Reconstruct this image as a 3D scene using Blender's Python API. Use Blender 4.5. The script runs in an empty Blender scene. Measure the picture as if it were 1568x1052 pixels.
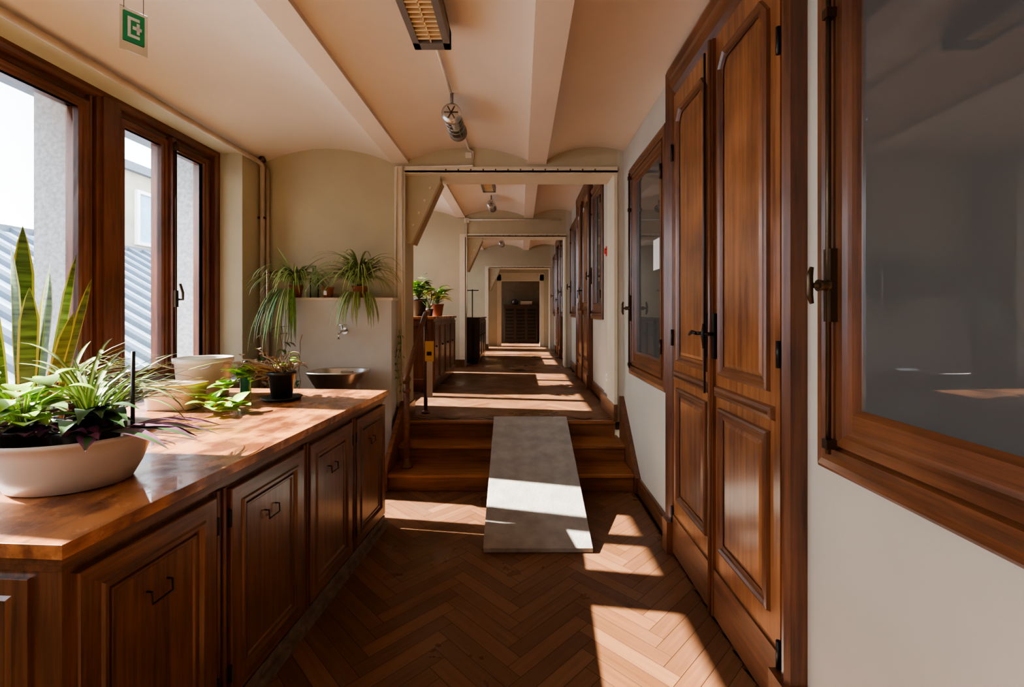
import bpy, math, random
from mathutils import Vector, Matrix
random.seed(7)
F=697.0; VX=797.0; VY=480.0; H=1.5
# ---------------------------------------------------------------- materials
def newmat(name):
    m=bpy.data.materials.new(name); m.use_nodes=True
    nt=m.node_tree; bs=nt.nodes['Principled BSDF']
    return m,nt,bs
def rgba(c): return (c[0],c[1],c[2],1)
def mat_plain(name,c,rough=.5,metal=0,var=.12,scale=6,bump=0,coat=0,bscale=80,trans=0,st=(1,1,1)):
    m,nt,bs=newmat(name); L=nt.links
    tc=nt.nodes.new('ShaderNodeTexCoord')
    mp=nt.nodes.new('ShaderNodeMapping'); mp.inputs['Scale'].default_value=st; L.new(tc.outputs['Object'],mp.inputs['Vector'])
    n=nt.nodes.new('ShaderNodeTexNoise'); n.inputs['Scale'].default_value=scale; n.inputs['Detail'].default_value=5
    L.new(mp.outputs['Vector'],n.inputs['Vector'])
    r=nt.nodes.new('ShaderNodeValToRGB')
    r.color_ramp.elements[0].position=.3; r.color_ramp.elements[1].position=.7
    r.color_ramp.elements[0].color=rgba([x*(1-var) for x in c]); r.color_ramp.elements[1].color=rgba([min(1,x*(1+var)) for x in c])
    L.new(n.outputs['Fac'],r.inputs['Fac']); L.new(r.outputs['Color'],bs.inputs['Base Color'])
    bs.inputs['Roughness'].default_value=rough; bs.inputs['Metallic'].default_value=metal
    bs.inputs['Coat Weight'].default_value=coat; bs.inputs['Coat Roughness'].default_value=.15
    if trans: bs.inputs['Subsurface Weight'].default_value=trans; bs.inputs['Subsurface Scale'].default_value=.01
    if bump:
        n2=nt.nodes.new('ShaderNodeTexNoise'); n2.inputs['Scale'].default_value=bscale; n2.inputs['Detail'].default_value=4
        L.new(tc.outputs['Object'],n2.inputs['Vector'])
        b=nt.nodes.new('ShaderNodeBump'); b.inputs['Strength'].default_value=bump; b.inputs['Distance'].default_value=.01
        L.new(n2.outputs['Fac'],b.inputs['Height']); L.new(b.outputs['Normal'],bs.inputs['Normal'])
    return m
def mat_wood(name,dark,light,rough=.35,axis=2,scale=14,coat=.3,stretch=14,big=.5,crough=.18,bscale=2.8,worn=0):
    m,nt,bs=newmat(name); L=nt.links
    tc=nt.nodes.new('ShaderNodeTexCoord'); mp=nt.nodes.new('ShaderNodeMapping')
    s=[1,1,1]; s[axis]=1/stretch; mp.inputs['Scale'].default_value=s
    L.new(tc.outputs['Object'],mp.inputs['Vector'])
    n=nt.nodes.new('ShaderNodeTexNoise'); n.inputs['Scale'].default_value=scale*2.8; n.inputs['Detail'].default_value=9; n.inputs['Roughness'].default_value=.7; n.inputs['Distortion'].default_value=.25
    L.new(mp.outputs['Vector'],n.inputs['Vector'])
    n2=nt.nodes.new('ShaderNodeTexNoise'); n2.inputs['Scale'].default_value=bscale; n2.inputs['Detail'].default_value=3
    L.new(tc.outputs['Object'],n2.inputs['Vector'])
    mx=nt.nodes.new('ShaderNodeMath'); mx.operation='MULTIPLY_ADD'; mx.inputs[1].default_value=big; 
    L.new(n2.outputs['Fac'],mx.inputs[0]); L.new(n.outputs['Fac'],mx.inputs[2])
    sb=nt.nodes.new('ShaderNodeMath'); sb.operation='SUBTRACT'; sb.inputs[1].default_value=big*.5
    L.new(mx.outputs[0],sb.inputs[0])
    r=nt.nodes.new('ShaderNodeValToRGB'); e=r.color_ramp.elements
    e[0].position=.32; e[1].position=.7; e[0].color=rgba(dark); e[1].color=rgba(light)
    L.new(sb.outputs[0],r.inputs['Fac']); L.new(r.outputs['Color'],bs.inputs['Base Color'])
    bs.inputs['Roughness'].default_value=rough
    bs.inputs['Coat Weight'].default_value=coat; bs.inputs['Coat Roughness'].default_value=crough
    b=nt.nodes.new('ShaderNodeBump'); b.inputs['Strength'].default_value=.10; b.inputs['Distance'].default_value=.003
    L.new(n.outputs['Fac'],b.inputs['Height']); L.new(b.outputs['Normal'],bs.inputs['Normal'])
    if worn:
        n3=nt.nodes.new('ShaderNodeTexNoise'); n3.inputs['Scale'].default_value=9; n3.inputs['Detail'].default_value=8; n3.inputs['Roughness'].default_value=.7
        L.new(tc.outputs['Object'],n3.inputs['Vector'])
        r3=nt.nodes.new('ShaderNodeValToRGB'); r3.color_ramp.elements[0].position=.42; r3.color_ramp.elements[1].position=.60
        r3.color_ramp.elements[0].color=(.04,.04,.04,1); r3.color_ramp.elements[1].color=(.34,.34,.34,1)
        L.new(n3.outputs['Fac'],r3.inputs['Fac']); L.new(r3.outputs['Color'],bs.inputs['Coat Roughness'])
    return m
def mat_parquet(name,cols,rough=.35):
    m,nt,bs=newmat(name); L=nt.links
    at=nt.nodes.new('ShaderNodeAttribute'); at.attribute_name='rnd'
    uv=nt.nodes.new('ShaderNodeUVMap'); mp=nt.nodes.new('ShaderNodeMapping'); mp.inputs['Scale'].default_value=(3,60,1)
    L.new(uv.outputs['UV'],mp.inputs['Vector'])
    n=nt.nodes.new('ShaderNodeTexNoise'); n.inputs['Scale'].default_value=1; n.inputs['Detail'].default_value=7; n.inputs['Distortion'].default_value=.4
    L.new(mp.outputs['Vector'],n.inputs['Vector'])
    a=nt.nodes.new('ShaderNodeMath'); a.operation='MULTIPLY_ADD'; a.inputs[1].default_value=.62
    L.new(n.outputs['Fac'],a.inputs[0]); 
    s=nt.nodes.new('ShaderNodeMath'); s.operation='MULTIPLY'; s.inputs[1].default_value=.45; L.new(at.outputs['Fac'],s.inputs[0])
    L.new(s.outputs[0],a.inputs[2])
    r=nt.nodes.new('ShaderNodeValToRGB'); e=r.color_ramp.elements
    e[0].position=.1;e[1].position=.9;e[0].color=rgba(cols[0]);e[1].color=rgba(cols[2])
    k=e.new(.5);k.color=rgba(cols[1])
    tc=nt.nodes.new('ShaderNodeTexCoord'); n4=nt.nodes.new('ShaderNodeTexNoise'); n4.inputs['Scale'].default_value=1.6; n4.inputs['Detail'].default_value=6
    L.new(tc.outputs['Object'],n4.inputs['Vector'])
    r4=nt.nodes.new('ShaderNodeValToRGB'); r4.color_ramp.elements[0].position=.35;r4.color_ramp.elements[0].color=(.22,.22,.22,1);r4.color_ramp.elements[1].position=.65;r4.color_ramp.elements[1].color=(.6,.6,.6,1)
    L.new(n4.outputs['Fac'],r4.inputs['Fac']); L.new(r4.outputs['Color'],bs.inputs['Roughness'])
    L.new(a.outputs[0],r.inputs['Fac']); L.new(r.outputs['Color'],bs.inputs['Base Color'])
    bs.inputs['Coat Weight'].default_value=.08; bs.inputs['Coat Roughness'].default_value=.3
    return m
def mat_glass(name,tint=(1,1,1),base=.04):
    m,nt,bs=newmat(name); L=nt.links; nt.nodes.remove(bs)
    out=[n for n in nt.nodes if n.type=='OUTPUT_MATERIAL'][0]
    t=nt.nodes.new('ShaderNodeBsdfTransparent'); t.inputs['Color'].default_value=rgba(tint)
    g=nt.nodes.new('ShaderNodeBsdfGlossy'); g.inputs['Roughness'].default_value=.02
    f=nt.nodes.new('ShaderNodeFresnel'); f.inputs['IOR'].default_value=1.35
    mx=nt.nodes.new('ShaderNodeMixShader'); L.new(f.outputs[0],mx.inputs[0]); L.new(t.outputs[0],mx.inputs[1]); L.new(g.outputs[0],mx.inputs[2])
    L.new(mx.outputs[0],out.inputs['Surface']); return m

WALL=mat_plain('plaster_olive',(.49,.425,.285),.85,var=.05,scale=3,bump=.05)
WALLR=mat_plain('plaster_cream',(.52,.47,.38),.8,var=.04,scale=3,bump=.05)
CREAM=mat_plain('paint_cream',(.68,.59,.43),.6,var=.04)
CEIL=mat_plain('ceiling_paint',(.72,.59,.46),.6,var=.03,scale=2,bump=.03)
STONE=mat_plain('grey_stone',(.42,.43,.44),.9,var=.25,scale=40,bump=.3)
WHITEP=mat_plain('white_plaster',(.58,.56,.49),.7,var=.04)
WFRAME=mat_wood('mahogany_frame',(.075,.023,.011),(.19,.064,.030),.3,2,16,.35)
WFRAMEH=mat_wood('mahogany_frame_horizontal',(.075,.023,.011),(.19,.064,.030),.3,1,16,.35)
DOORW=mat_wood('door_oak',(.12,.038,.013),(.35,.140,.048),.32,2,13,.5,24,.8)
DOORD=mat_wood('door_dark_moulding',(.060,.021,.009),(.20,.072,.027),.36,2,14,.35,22)
DOORH=mat_wood('moulding_horizontal',(.064,.022,.009),(.21,.078,.028),.36,1,14,.35,22)
CABW=mat_wood('cabinet_oak',(.066,.025,.010),(.22,.086,.032),.36,2,18,.35,22)
CABH=mat_wood('cabinet_oak_horizontal',(.066,.025,.010),(.22,.086,.032),.36,1,18,.35,22)
TOPW=mat_wood('countertop_oak',(.17,.050,.015),(.55,.215,.065),.38,1,9,.9,6,1.6,.05,8,1)
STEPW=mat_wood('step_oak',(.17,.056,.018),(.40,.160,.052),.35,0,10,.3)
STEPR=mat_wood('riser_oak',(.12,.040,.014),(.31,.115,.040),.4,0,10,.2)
DARKW=mat_wood('dark_wood',(.018,.009,.005),(.06,.026,.012),.35,2,12,.3)
PLINTH=mat_plain('worn_plinth',(.16,.115,.08),.7,var=.35,scale=20)
PARQ=mat_parquet('herringbone_oak',((.10,.042,.018),(.165,.074,.033),(.25,.12,.056)),.42)
GAP=mat_plain('floor_gap',(.03,.013,.006),.8)
RAMP=mat_plain('ramp_grey_board',(.34,.315,.275),.7,var=.18,scale=9,bump=.25,bscale=60)
GLASS=mat_glass('window_glass')
GREYG,_nt,_b=newmat('grey_backed_glass')
_n=_nt.nodes.new('ShaderNodeTexNoise');_n.inputs['Scale'].default_value=1.5
_r=_nt.nodes.new('ShaderNodeValToRGB');_r.color_ramp.elements[0].color=(.070,.073,.070,1);_r.color_ramp.elements[1].color=(.100,.099,.092,1)
_nt.links.new(_n.outputs['Fac'],_r.inputs['Fac']);_nt.links.new(_r.outputs['Color'],_b.inputs['Base Color'])
_b.inputs['Roughness'].default_value=.015; _b.inputs['Specular IOR Level'].default_value=.9
BLACK=mat_plain('black_metal',(.02,.018,.016),.4,.6)
BRONZE=mat_plain('bronze_metal',(.09,.06,.035),.35,.8)
STEEL=mat_plain('brushed_steel',(.62,.60,.57),.3,1)
CHROME=mat_plain('chrome',(.7,.7,.7),.12,1)
RUST=mat_plain('brown_painted_iron',(.17,.075,.038),.5,.2,var=.25,scale=30)
PIPE=mat_plain('pipe_paint',(.44,.33,.235),.5)
CONDUIT=mat_plain('conduit_cream',(.68,.61,.49),.5)
GREYF=mat_plain('fixture_grey',(.20,.18,.16),.5,.3)
GOLD=mat_plain('louvre_reflector',(.85,.60,.32),.45,.1)
LAMPG=mat_glass('lamp_glass',(.85,.85,.82))
LEAF=mat_plain('leaf_green',(.12,.24,.035),.45,var=.35,scale=25,trans=.1)
LEAFL=mat_plain('leaf_lime',(.34,.58,.05),.4,var=.2,scale=20,trans=.15)
LEAFS=mat_plain('leaf_pale_stripe',(.52,.56,.24),.45,var=.15,scale=20)
LEAFD=mat_plain('leaf_dark',(.035,.10,.02),.4,var=.3,scale=25)
SNAKE=mat_plain('snake_leaf',(.12,.19,.055),.4,var=.75,scale=9,st=(.6,.6,7))
SNAKEE=mat_plain('snake_leaf_edge',(.62,.58,.13),.4)
PURP=mat_plain('leaf_purple',(.17,.05,.11),.4,var=.45,scale=20)
DRY=mat_plain('dry_twig',(.34,.21,.10),.8,var=.3,scale=30)
SOIL=mat_plain('soil',(.035,.022,.014),.95,var=.4,scale=60,bump=.6)
PLBLK=mat_plain('black_plastic',(.02,.02,.02),.35)
PLCRM=mat_plain('cream_plastic',(.64,.54,.44),.35,var=.03)
PLWHT=mat_plain('white_plastic',(.70,.68,.62),.35,var=.03)
PLYEL=mat_plain('yellow_plastic',(.85,.60,.10),.4)
TERRA=mat_plain('terracotta',(.34,.12,.06),.7)
PAPER=mat_plain('paper_white',(.8,.8,.78),.7,var=.02)
YEL=mat_plain('yellow_card',(.9,.50,.01),.5,var=.03)
GREEN=mat_plain('exit_green',(.01,.30,.12),.4,var=.05)
BGLASS=mat_glass('bottle_glass',(.80,.88,.82))
BGREEN=mat_plain('green_bottle',(.02,.25,.16),.2)
RED=mat_plain('red_alarm',(.6,.03,.02),.4)
ROOFW=mat_plain('zinc_roof_light',(.72,.75,.78),.5,var=.08)
ROOFD=mat_plain('zinc_roof_dark',(.10,.125,.15),.5,var=.1)
FACADE=mat_plain('facade_beige',(.36,.33,.26),.8,var=.12,scale=2)
BLUEG=mat_plain('blue_glazing',(.25,.42,.52),.3)
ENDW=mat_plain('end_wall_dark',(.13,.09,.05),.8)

# ---------------------------------------------------------------- mesh builder
class B:
    def __init__(s):
        s.v=[];s.f=[];s.m=[];s.sm=[];s.mats=[];s.xf=None;s.smooth=False
    def mi(s,m):
        if m not in s.mats: s.mats.append(m)
        return s.mats.index(m)
    def av(s,p):
        p=Vector(p)
        if s.xf: p=s.xf@p
        s.v.append(p); return len(s.v)-1
    def face(s,idx,mat,smooth=None):
        s.f.append(tuple(idx)); s.m.append(s.mi(mat)); s.sm.append(s.smooth if smooth is None else smooth)
    def poly(s,pts,mat): s.face([s.av(p) for p in pts],mat)
    def box(s,x0,x1,y0,y1,z0,z1,mat):
        i=[s.av((x,y,z)) for x in(x0,x1) for y in(y0,y1) for z in(z0,z1)]
        for q in((0,1,3,2),(4,6,7,5),(0,4,5,1),(2,3,7,6),(0,2,6,4),(1,5,7,3)):
            s.face([i[k] for k in q],mat,False)
    def prism(s,pts,vec,mat):
        vec=Vector(vec); a=[s.av(p) for p in pts]; b=[s.av(Vector(p)+vec) for p in pts]; n=len(a)
        s.face(a[::-1],mat,False); s.face(b,mat,False)
        for k in range(n): s.face((a[k],a[(k+1)%n],b[(k+1)%n],b[k]),mat,False)
    def rings(s,rs,mat,closed=True,cap0=True,cap1=True,smooth=True):
        ids=[[s.av(p) for p in r] for r in rs]; n=len(ids[0])
        for a,b in zip(ids[:-1],ids[1:]):
            for k in range(n if closed else n-1):
                s.face((a[k],a[(k+1)%n],b[(k+1)%n],b[k]),mat,smooth)
        if cap0: s.face(ids[0][::-1],mat,False)
        if cap1: s.face(ids[-1],mat,False)
    def tube(s,pts,r,mat,seg=8,cap=True):
        pts=[Vector(p) for p in pts]; rr=r if isinstance(r,(list,tuple)) else [r]*len(pts)
        rs=[]
        for i,p in enumerate(pts):
            d=(pts[min(i+1,len(pts)-1)]-pts[max(i-1,0)])
            if d.length<1e-6: d=Vector((0,0,1))
            d.normalize(); up=Vector((0,0,1)) if abs(d.z)<.9 else Vector((0,1,0))
            a=d.cross(up).normalized(); b=d.cross(a)
            rs.append([p+(a*math.cos(t)+b*math.sin(t))*rr[i] for t in [2*math.pi*k/seg for k in range(seg)]])
        s.rings(rs,mat,cap0=cap,cap1=cap)
    def lathe(s,c,prof,mat,seg=28,sx=1,sy=1,cap0=True,cap1=False,pw=2,axis='z'):
        c=Vector(c); rs=[]
        for r,z in prof:
            ring=[]
            for k in range(seg):
                t=2*math.pi*k/seg; cx=math.cos(t);cy=math.sin(t)
                if pw!=2:
                    cx=math.copysign(abs(cx)**(2/pw),cx); cy=math.copysign(abs(cy)**(2/pw),cy)
                if axis=='z': ring.append(c+Vector((r*cx*sx,r*cy*sy,z)))
                elif axis=='y': ring.append(c+Vector((r*cx*sx,z,r*cy*sy)))
                else: ring.append(c+Vector((z,r*cx*sx,r*cy*sy)))
            rs.append(ring)
        s.rings(rs,mat,cap0=cap0,cap1=cap1)
    def ring(s,fn,poly,prof,mat,fill=None,hm=None):
        ids=[]
        for ins,d in prof:
            q=inset(poly,ins); ids.append([s.av(fn(a,b,d)) for a,b in q])
        n=len(poly)
        for A,C in zip(ids[:-1],ids[1:]):
            for k in range(n):
                hz=abs(poly[k][1]-poly[(k+1)%n][1])<1e-6
                s.face((A[k],A[(k+1)%n],C[(k+1)%n],C[k]),hm if (hm and hz) else mat,False)
        if fill: s.face(ids[-1],fill,False)
    def blade(s,p,az,e0,e1,L,W,mat,mid=None,n=8,shape='strap',fold=.25,twist=0,mw=.4):
        p=Vector(p); rows=[]
        for i in range(n+1):
            t=i/n; e=e0+(e1-e0)*t
            d=Vector((math.cos(az)*math.cos(e),math.sin(az)*math.cos(e),math.sin(e)))
            sd=Vector((-math.sin(az),math.cos(az),0)); nm=d.cross(sd)
            if twist:
                a=twist*t; sd=sd*math.cos(a)+nm*math.sin(a)
                nm=d.cross(sd)
            if shape=='strap': w=W*min(1,.45+2*t)*(1-t**3)**.8+.0004
            elif shape=='heart': w=W*(math.sin(math.pi*min(1,(t+.02)**.62))**.8 if t<1 else 0)+.0004
            elif shape=='lance': w=W*math.sin(math.pi*min(.995,(t+.03)**.8))+.0004
            else: w=W*min(1,.6+t)*(1 if t<.75 else max(0,(1-t)/.25)**.7)+.0004
            h=nm*(-fold*w)
            if mid: rows.append([p+sd*w-h,p+sd*w*mw-h*mw,p-sd*w*mw-h*mw,p-sd*w-h])
            else: rows.append([p+sd*w-h,p,p-sd*w-h])
            p=p+d*(L/n)
        ids=[[s.av(q) for q in r] for r in rows]
        for a,b in zip(ids[:-1],ids[1:]):
            for k in range(len(a)-1):
                s.face((a[k],a[k+1],b[k+1],b[k]),mid if (mid and k==1) else mat,True)
        return p
    def obj(s,name,bevel=0,recalc=True):
        xs=[q.x for q in s.v];ys=[q.y for q in s.v];zs=[q.z for q in s.v]
        c=Vector(((min(xs)+max(xs))/2,(min(ys)+max(ys))/2,min(zs)))
        me=bpy.data.meshes.new(name); me.from_pydata([q-c for q in s.v],[],s.f)
        for m in s.mats: me.materials.append(m)
        me.polygons.foreach_set('material_index',s.m); me.polygons.foreach_set('use_smooth',s.sm)
        me.update()
        if recalc:
            import bmesh
            bm=bmesh.new();bm.from_mesh(me);bmesh.ops.recalc_face_normals(bm,faces=bm.faces);bm.to_mesh(me);bm.free()
        o=bpy.data.objects.new(name,me); o.location=c; bpy.context.scene.collection.objects.link(o)
        if bevel:
            md=o.modifiers.new('bev','BEVEL');md.width=bevel;md.segments=2;md.limit_method='ANGLE';md.angle_limit=math.radians(50);md.use_clamp_overlap=True
        return o
def inset(poly,t):
    if abs(t)<1e-9: return list(poly)
    n=len(poly); out=[]
    for i in range(n):
        p0=Vector(poly[i-1]);p1=Vector(poly[i]);p2=Vector(poly[(i+1)%n])
        d1=(p1-p0).normalized();d2=(p2-p1).normalized()
        n1=Vector((-d1.y,d1.x));n2=Vector((-d2.y,d2.x))
        k=1+n1.dot(n2); m=(n1+n2)/k
        out.append(tuple(p1+m*t))
    return out
def rect(a0,a1,b0,b1): return [(a0,b0),(a1,b0),(a1,b1),(a0,b1)]

# ---------------------------------------------------------------- floor (herringbone planks)
def parquet(name,x0,x1,y0,y1,z,w=.078,n=6,base=.05):
    vs=[];fs=[];rn=[];uvs=[]
    g=.0010; c45=math.cos(math.pi/4)
    L=n*w
    def add(cx0,cx1,cy0,cy1,horiz):
        pts=[(cx0*w+g,cy0*w+g),(cx1*w-g,cy0*w+g),(cx1*w-g,cy1*w-g),(cx0*w+g,cy1*w-g)]
        q=[((a-b)*c45,(a+b)*c45) for a,b in pts]
        if max(p[0] for p in q)<x0 or min(p[0] for p in q)>x1 or max(p[1] for p in q)<y0 or min(p[1] for p in q)>y1: return
        q=[(min(max(a,x0),x1),min(max(b,y0),y1)) for a,b in q]
        i=len(vs); vs.extend([(a,b,z) for a,b in q]); fs.append((i,i+1,i+2,i+3)); r=random.random(); rn.append(r)
        o=random.random()*30
        l=n*w
        uvs.extend([(o,o),(o+l,o),(o+l,o+w),(o,o+w)] if horiz else [(o,o),(o,o+w),(o+l,o+w),(o+l,o)])
    R=int(60/n/1)+10; K=int(max(abs(x0),abs(x1),abs(y0),abs(y1))*2.2/w)+40
    for j in range(-R*2,R*2):
        for k in range(-K,K):
            X=k+2*n*j
            cx=(X-k)*w*c45; cy=(X+k)*w*c45
            if cx<x0-2*L or cx>x1+2*L or cy<y0-2*L or cy>y1+2*L: continue
            add(X,X+n,k,k+1,True); add(X+n,X+n+1,k+1-n,k+1,False)
    nf=len(fs)
    i=len(vs); vs.extend([(x,y,zz) for x in(x0,x1) for y in(y0,y1) for zz in(z-base,z-.0015)])
    for q in((0,1,3,2),(4,6,7,5),(0,4,5,1),(2,3,7,6),(0,2,6,4),(1,5,7,3)):
        fs.append(tuple(i+k for k in q)); rn.append(0); uvs.extend([(0,0)]*4)
    me=bpy.data.meshes.new(name); me.from_pydata(vs,[],fs)
    me.materials.append(PARQ);me.materials.append(GAP)
    me.polygons.foreach_set('material_index',[0]*nf+[1]*6)
    at=me.attributes.new('rnd','FLOAT','FACE'); at.data.foreach_set('value',rn)
    ul=me.uv_layers.new(name='UVMap'); ul.data.foreach_set('uv',[c for t in uvs for c in t])
    o=bpy.data.objects.new(name,me); bpy.context.scene.collection.objects.link(o); return o
parquet('floor',-2.5,1.0,-3,4.41,0)
parquet('floor_upper',-2.5,1.0,4.5,17.0,.45,base=.10)

# ---------------------------------------------------------------- left wall + windows
BAYS=[(-3.0,4.41,0.0),(4.76,8.9,.42),(9.25,13.4,.42),(13.7,16.9,.42)]
OPEN=[(0,-2.6,4.09,[(-2.45,-1.0),(-.85,.35),(.62,1.35),(1.5,2.83),(3.16,3.485),(3.62,3.936)],[(-.2-.6,-.55),(.38,.6),(2.88,3.12)]),
      (.42,5.35,8.62,[(5.45,5.95),(6.07,6.58),(6.95,7.6),(7.72,8.45)],[(6.63,6.9)]),
      (.42,9.75,13.1,[(9.9,10.9),(11.3,11.9),(12.05,12.95)],[(11.0,11.22)]),
      (.42,13.9,16.5,[(14.0,14.8),(15.0,16.3)],[(14.85,14.95)])]
b=B()
edges=[-3.1]
for dz,y0,y1,panes,piers in OPEN:
    zb=.93+dz; zt=2.94+dz
    b.box(-3.08,-2.5,edges[-1],y0,-.2,4.0,WALL)
    b.box(-3.08,-2.5,y0,y1,-.2,zb,WALL); b.box(-3.08,-2.5,y0,y1,zt,4.0,WALL)
    edges.append(y1)
b.box(-3.08,-2.5,edges[-1],17.2,-.2,4.0,WALL)
b.obj('wall_left')
b=B()
for dz,y0,y1,panes,piers in OPEN:
    zb=.93+dz; zt=2.94+dz
    for (a,c) in piers:
        if c-a>0: b.box(-3.08,-2.835,a,c,zb,zt,STONE)
    b.box(-3.085,-2.84,y1-.004,y1,zb,zt,STONE)
b.obj('trim_stone_piers')
b=B()
for dz,y0,y1,panes,piers in OPEN:
    b.box(-3.46,-3.32,y0-.3,y1+.3,3.04+dz,3.16+dz,ROOFD); b.box(-3.34,-3.082,y0-.3,y1+.3,3.13+dz,3.17+dz,ROOFD)  # added eaves strip, placed to trim the sun patches on the floor
b.obj('added_sun_cutoff_eaves')
wi=0
def fL(x): return lambda a,bb,d: (x+d,a,bb)
for dz,y0,y1,panes,piers in OPEN:
    wi+=1; b=B(); zb=.93+dz; zt=2.94+dz; pz0=zb+.16; pz1=zt-.15
    b.box(-2.83,-2.75,y0,y1,zb,pz0,WFRAMEH); b.box(-2.83,-2.75,y0,y1,pz1,zt,WFRAMEH)
    ys=[y0]+[q for p in panes for q in p]+[y1]
    for k in range(0,len(ys),2): b.box(-2.83,-2.75,ys[k],ys[k+1],pz0,pz1,WFRAME)
    for pi,(a,c) in enumerate(panes):
        b.ring(fL(-2.75),rect(a-.06,c+.06,pz0-.06,pz1+.06),[(0,0),(0,.012),(.012,.024),(.03,.024),(.036,.012),(.05,.012),(.06,0),(.06,-.03)],WFRAME,None,WFRAMEH)
        b.poly([(-2.785,a,pz0),(-2.785,c,pz0),(-2.785,c,pz1),(-2.785,a,pz1)],GLASS)
    b.ring(fL(-2.75),rect(y0,y1,zb,zt),[(0,0),(0,.05),(.025,.05),(.04,.03),(.05,.03),(.055,0)],WFRAME,None,WFRAMEH)
    for (a,c) in piers:
        m=(a+c)/2; b.box(-2.75,-2.715,m-.085,m+.085,zb+.03,zt-.03,WFRAME)
        b.box(-2.715,-2.70,m-.05,m+.05,zb+.03,zt-.03,WFRAME)
        b.box(-2.75,-2.73,m-.115,m-.098,zb+.03,zt-.03,WFRAME);b.box(-2.75,-2.73,m+.098,m+.115,zb+.03,zt-.03,WFRAME)
    for k in range(len(panes)-1):
        if panes[k+1][0]-panes[k][1]<.17:
            m=(panes[k][1]+panes[k+1][0])/2
            b.box(-2.75,-2.70,m-.02,m+.02,pz0-.08,pz1+.08,WFRAME)
            b.tube([(-2.69,m,pz0-.05),(-2.69,m,pz1+.05)],.008,BRONZE)
            b.box(-2.70,-2.68,m-.015,m+.015,1.55+dz,1.68+dz,BRONZE)
            b.tube([(-2.68,m,1.61+dz),(-2.635,m,1.61+dz),(-2.62,m-.02,1.66+dz),(-2.62,m-.05,1.73+dz)],.009,BRONZE)
            b.box(-2.70,-2.68,m-.02,m+.02,pz1-.02,pz1+.03,BRONZE)
    b.obj('window_%d'%wi,bevel=0)

# ---------------------------------------------------------------- right wall, doors, interior windows
b=B()
b.box(1.0,1.18,-3.1,4.41,-.2,4.0,WALLR); b.box(1.0,1.18,4.41,17.2,.35,4.0,WALLR)
b.obj('wall_right')
fR=lambda a,bb,d:(1.0-d,a,bb)
def iwindow(name,y0,y1,z0,z1,boltfar=True,paper=False):
    b=B()
    b.ring(fR,rect(y0,y1,z0,z1),[(0,0),(0,.045),(.012,.055),(.035,.058),(.05,.045),(.07,.045),(.078,.03),(.086,.03),(.088,.05),(.118,.052),(.128,.042),(.142,.04),(.155,.022),(.158,.02)],DOORD,GREYG,DOORH)
    b.prism([fR(y0+.14,z0+.14,.04),fR(y0+.14,z0+.19,.04),fR(y0+.14,z0+.205,.02),fR(y0+.14,z0+.14,.02)],(0,y1-y0-.28,0),DOORH)
    ym=y1-.082 if boltfar else y0+.082; sg=1 if boltfar else -1
    b.tube([fR(ym,z0+.06,.068),fR(ym,z1-.06,.068)],.0075,BRONZE)
    for zz in (z0+.09,(z0+z1)/2+.52,z1-.1): b.box(1-.08,1-.05,ym-.012,ym+.012,zz-.014,zz+.014,BRONZE)
    zc=z0+.57
    b.box(1-.072,1-.045,ym-.016,ym+.016,zc-.11,zc+.11,BRONZE)
    b.lathe((.93,ym,zc),[(.018,-.03),(.014,-.01),(.02,0)],BRONZE,14,axis='x')
    b.tube([fR(ym,zc,.07),fR(ym,zc,.115)],.008,BRONZE)
    b.tube([fR(ym+sg*.0,zc+.055,.118),fR(ym,zc+.03,.125),fR(ym,zc-.03,.125),fR(ym,zc-.055,.118)],[.006,.010,.010,.006],BRONZE)
    yh=y0+.082 if boltfar else y1-.082
    for zz in (z0+.3,z1-.3): b.tube([fR(yh,zz-.05,.058),fR(yh,zz+.05,.058)],.01,BRONZE)
    if paper:
        b.box(1-.024,1-.0205,y0+.2,y0+.36,z0+.84,z0+1.06,PAPER)
    return b.obj(name)
def oct_top(a0,a1,b0,b1,c):
    return [(a0,b0),(a1,b0),(a1,b1-c),(a1-c*.8,b1),(a0+c*.8,b1),(a0,b1-c)]
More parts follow.
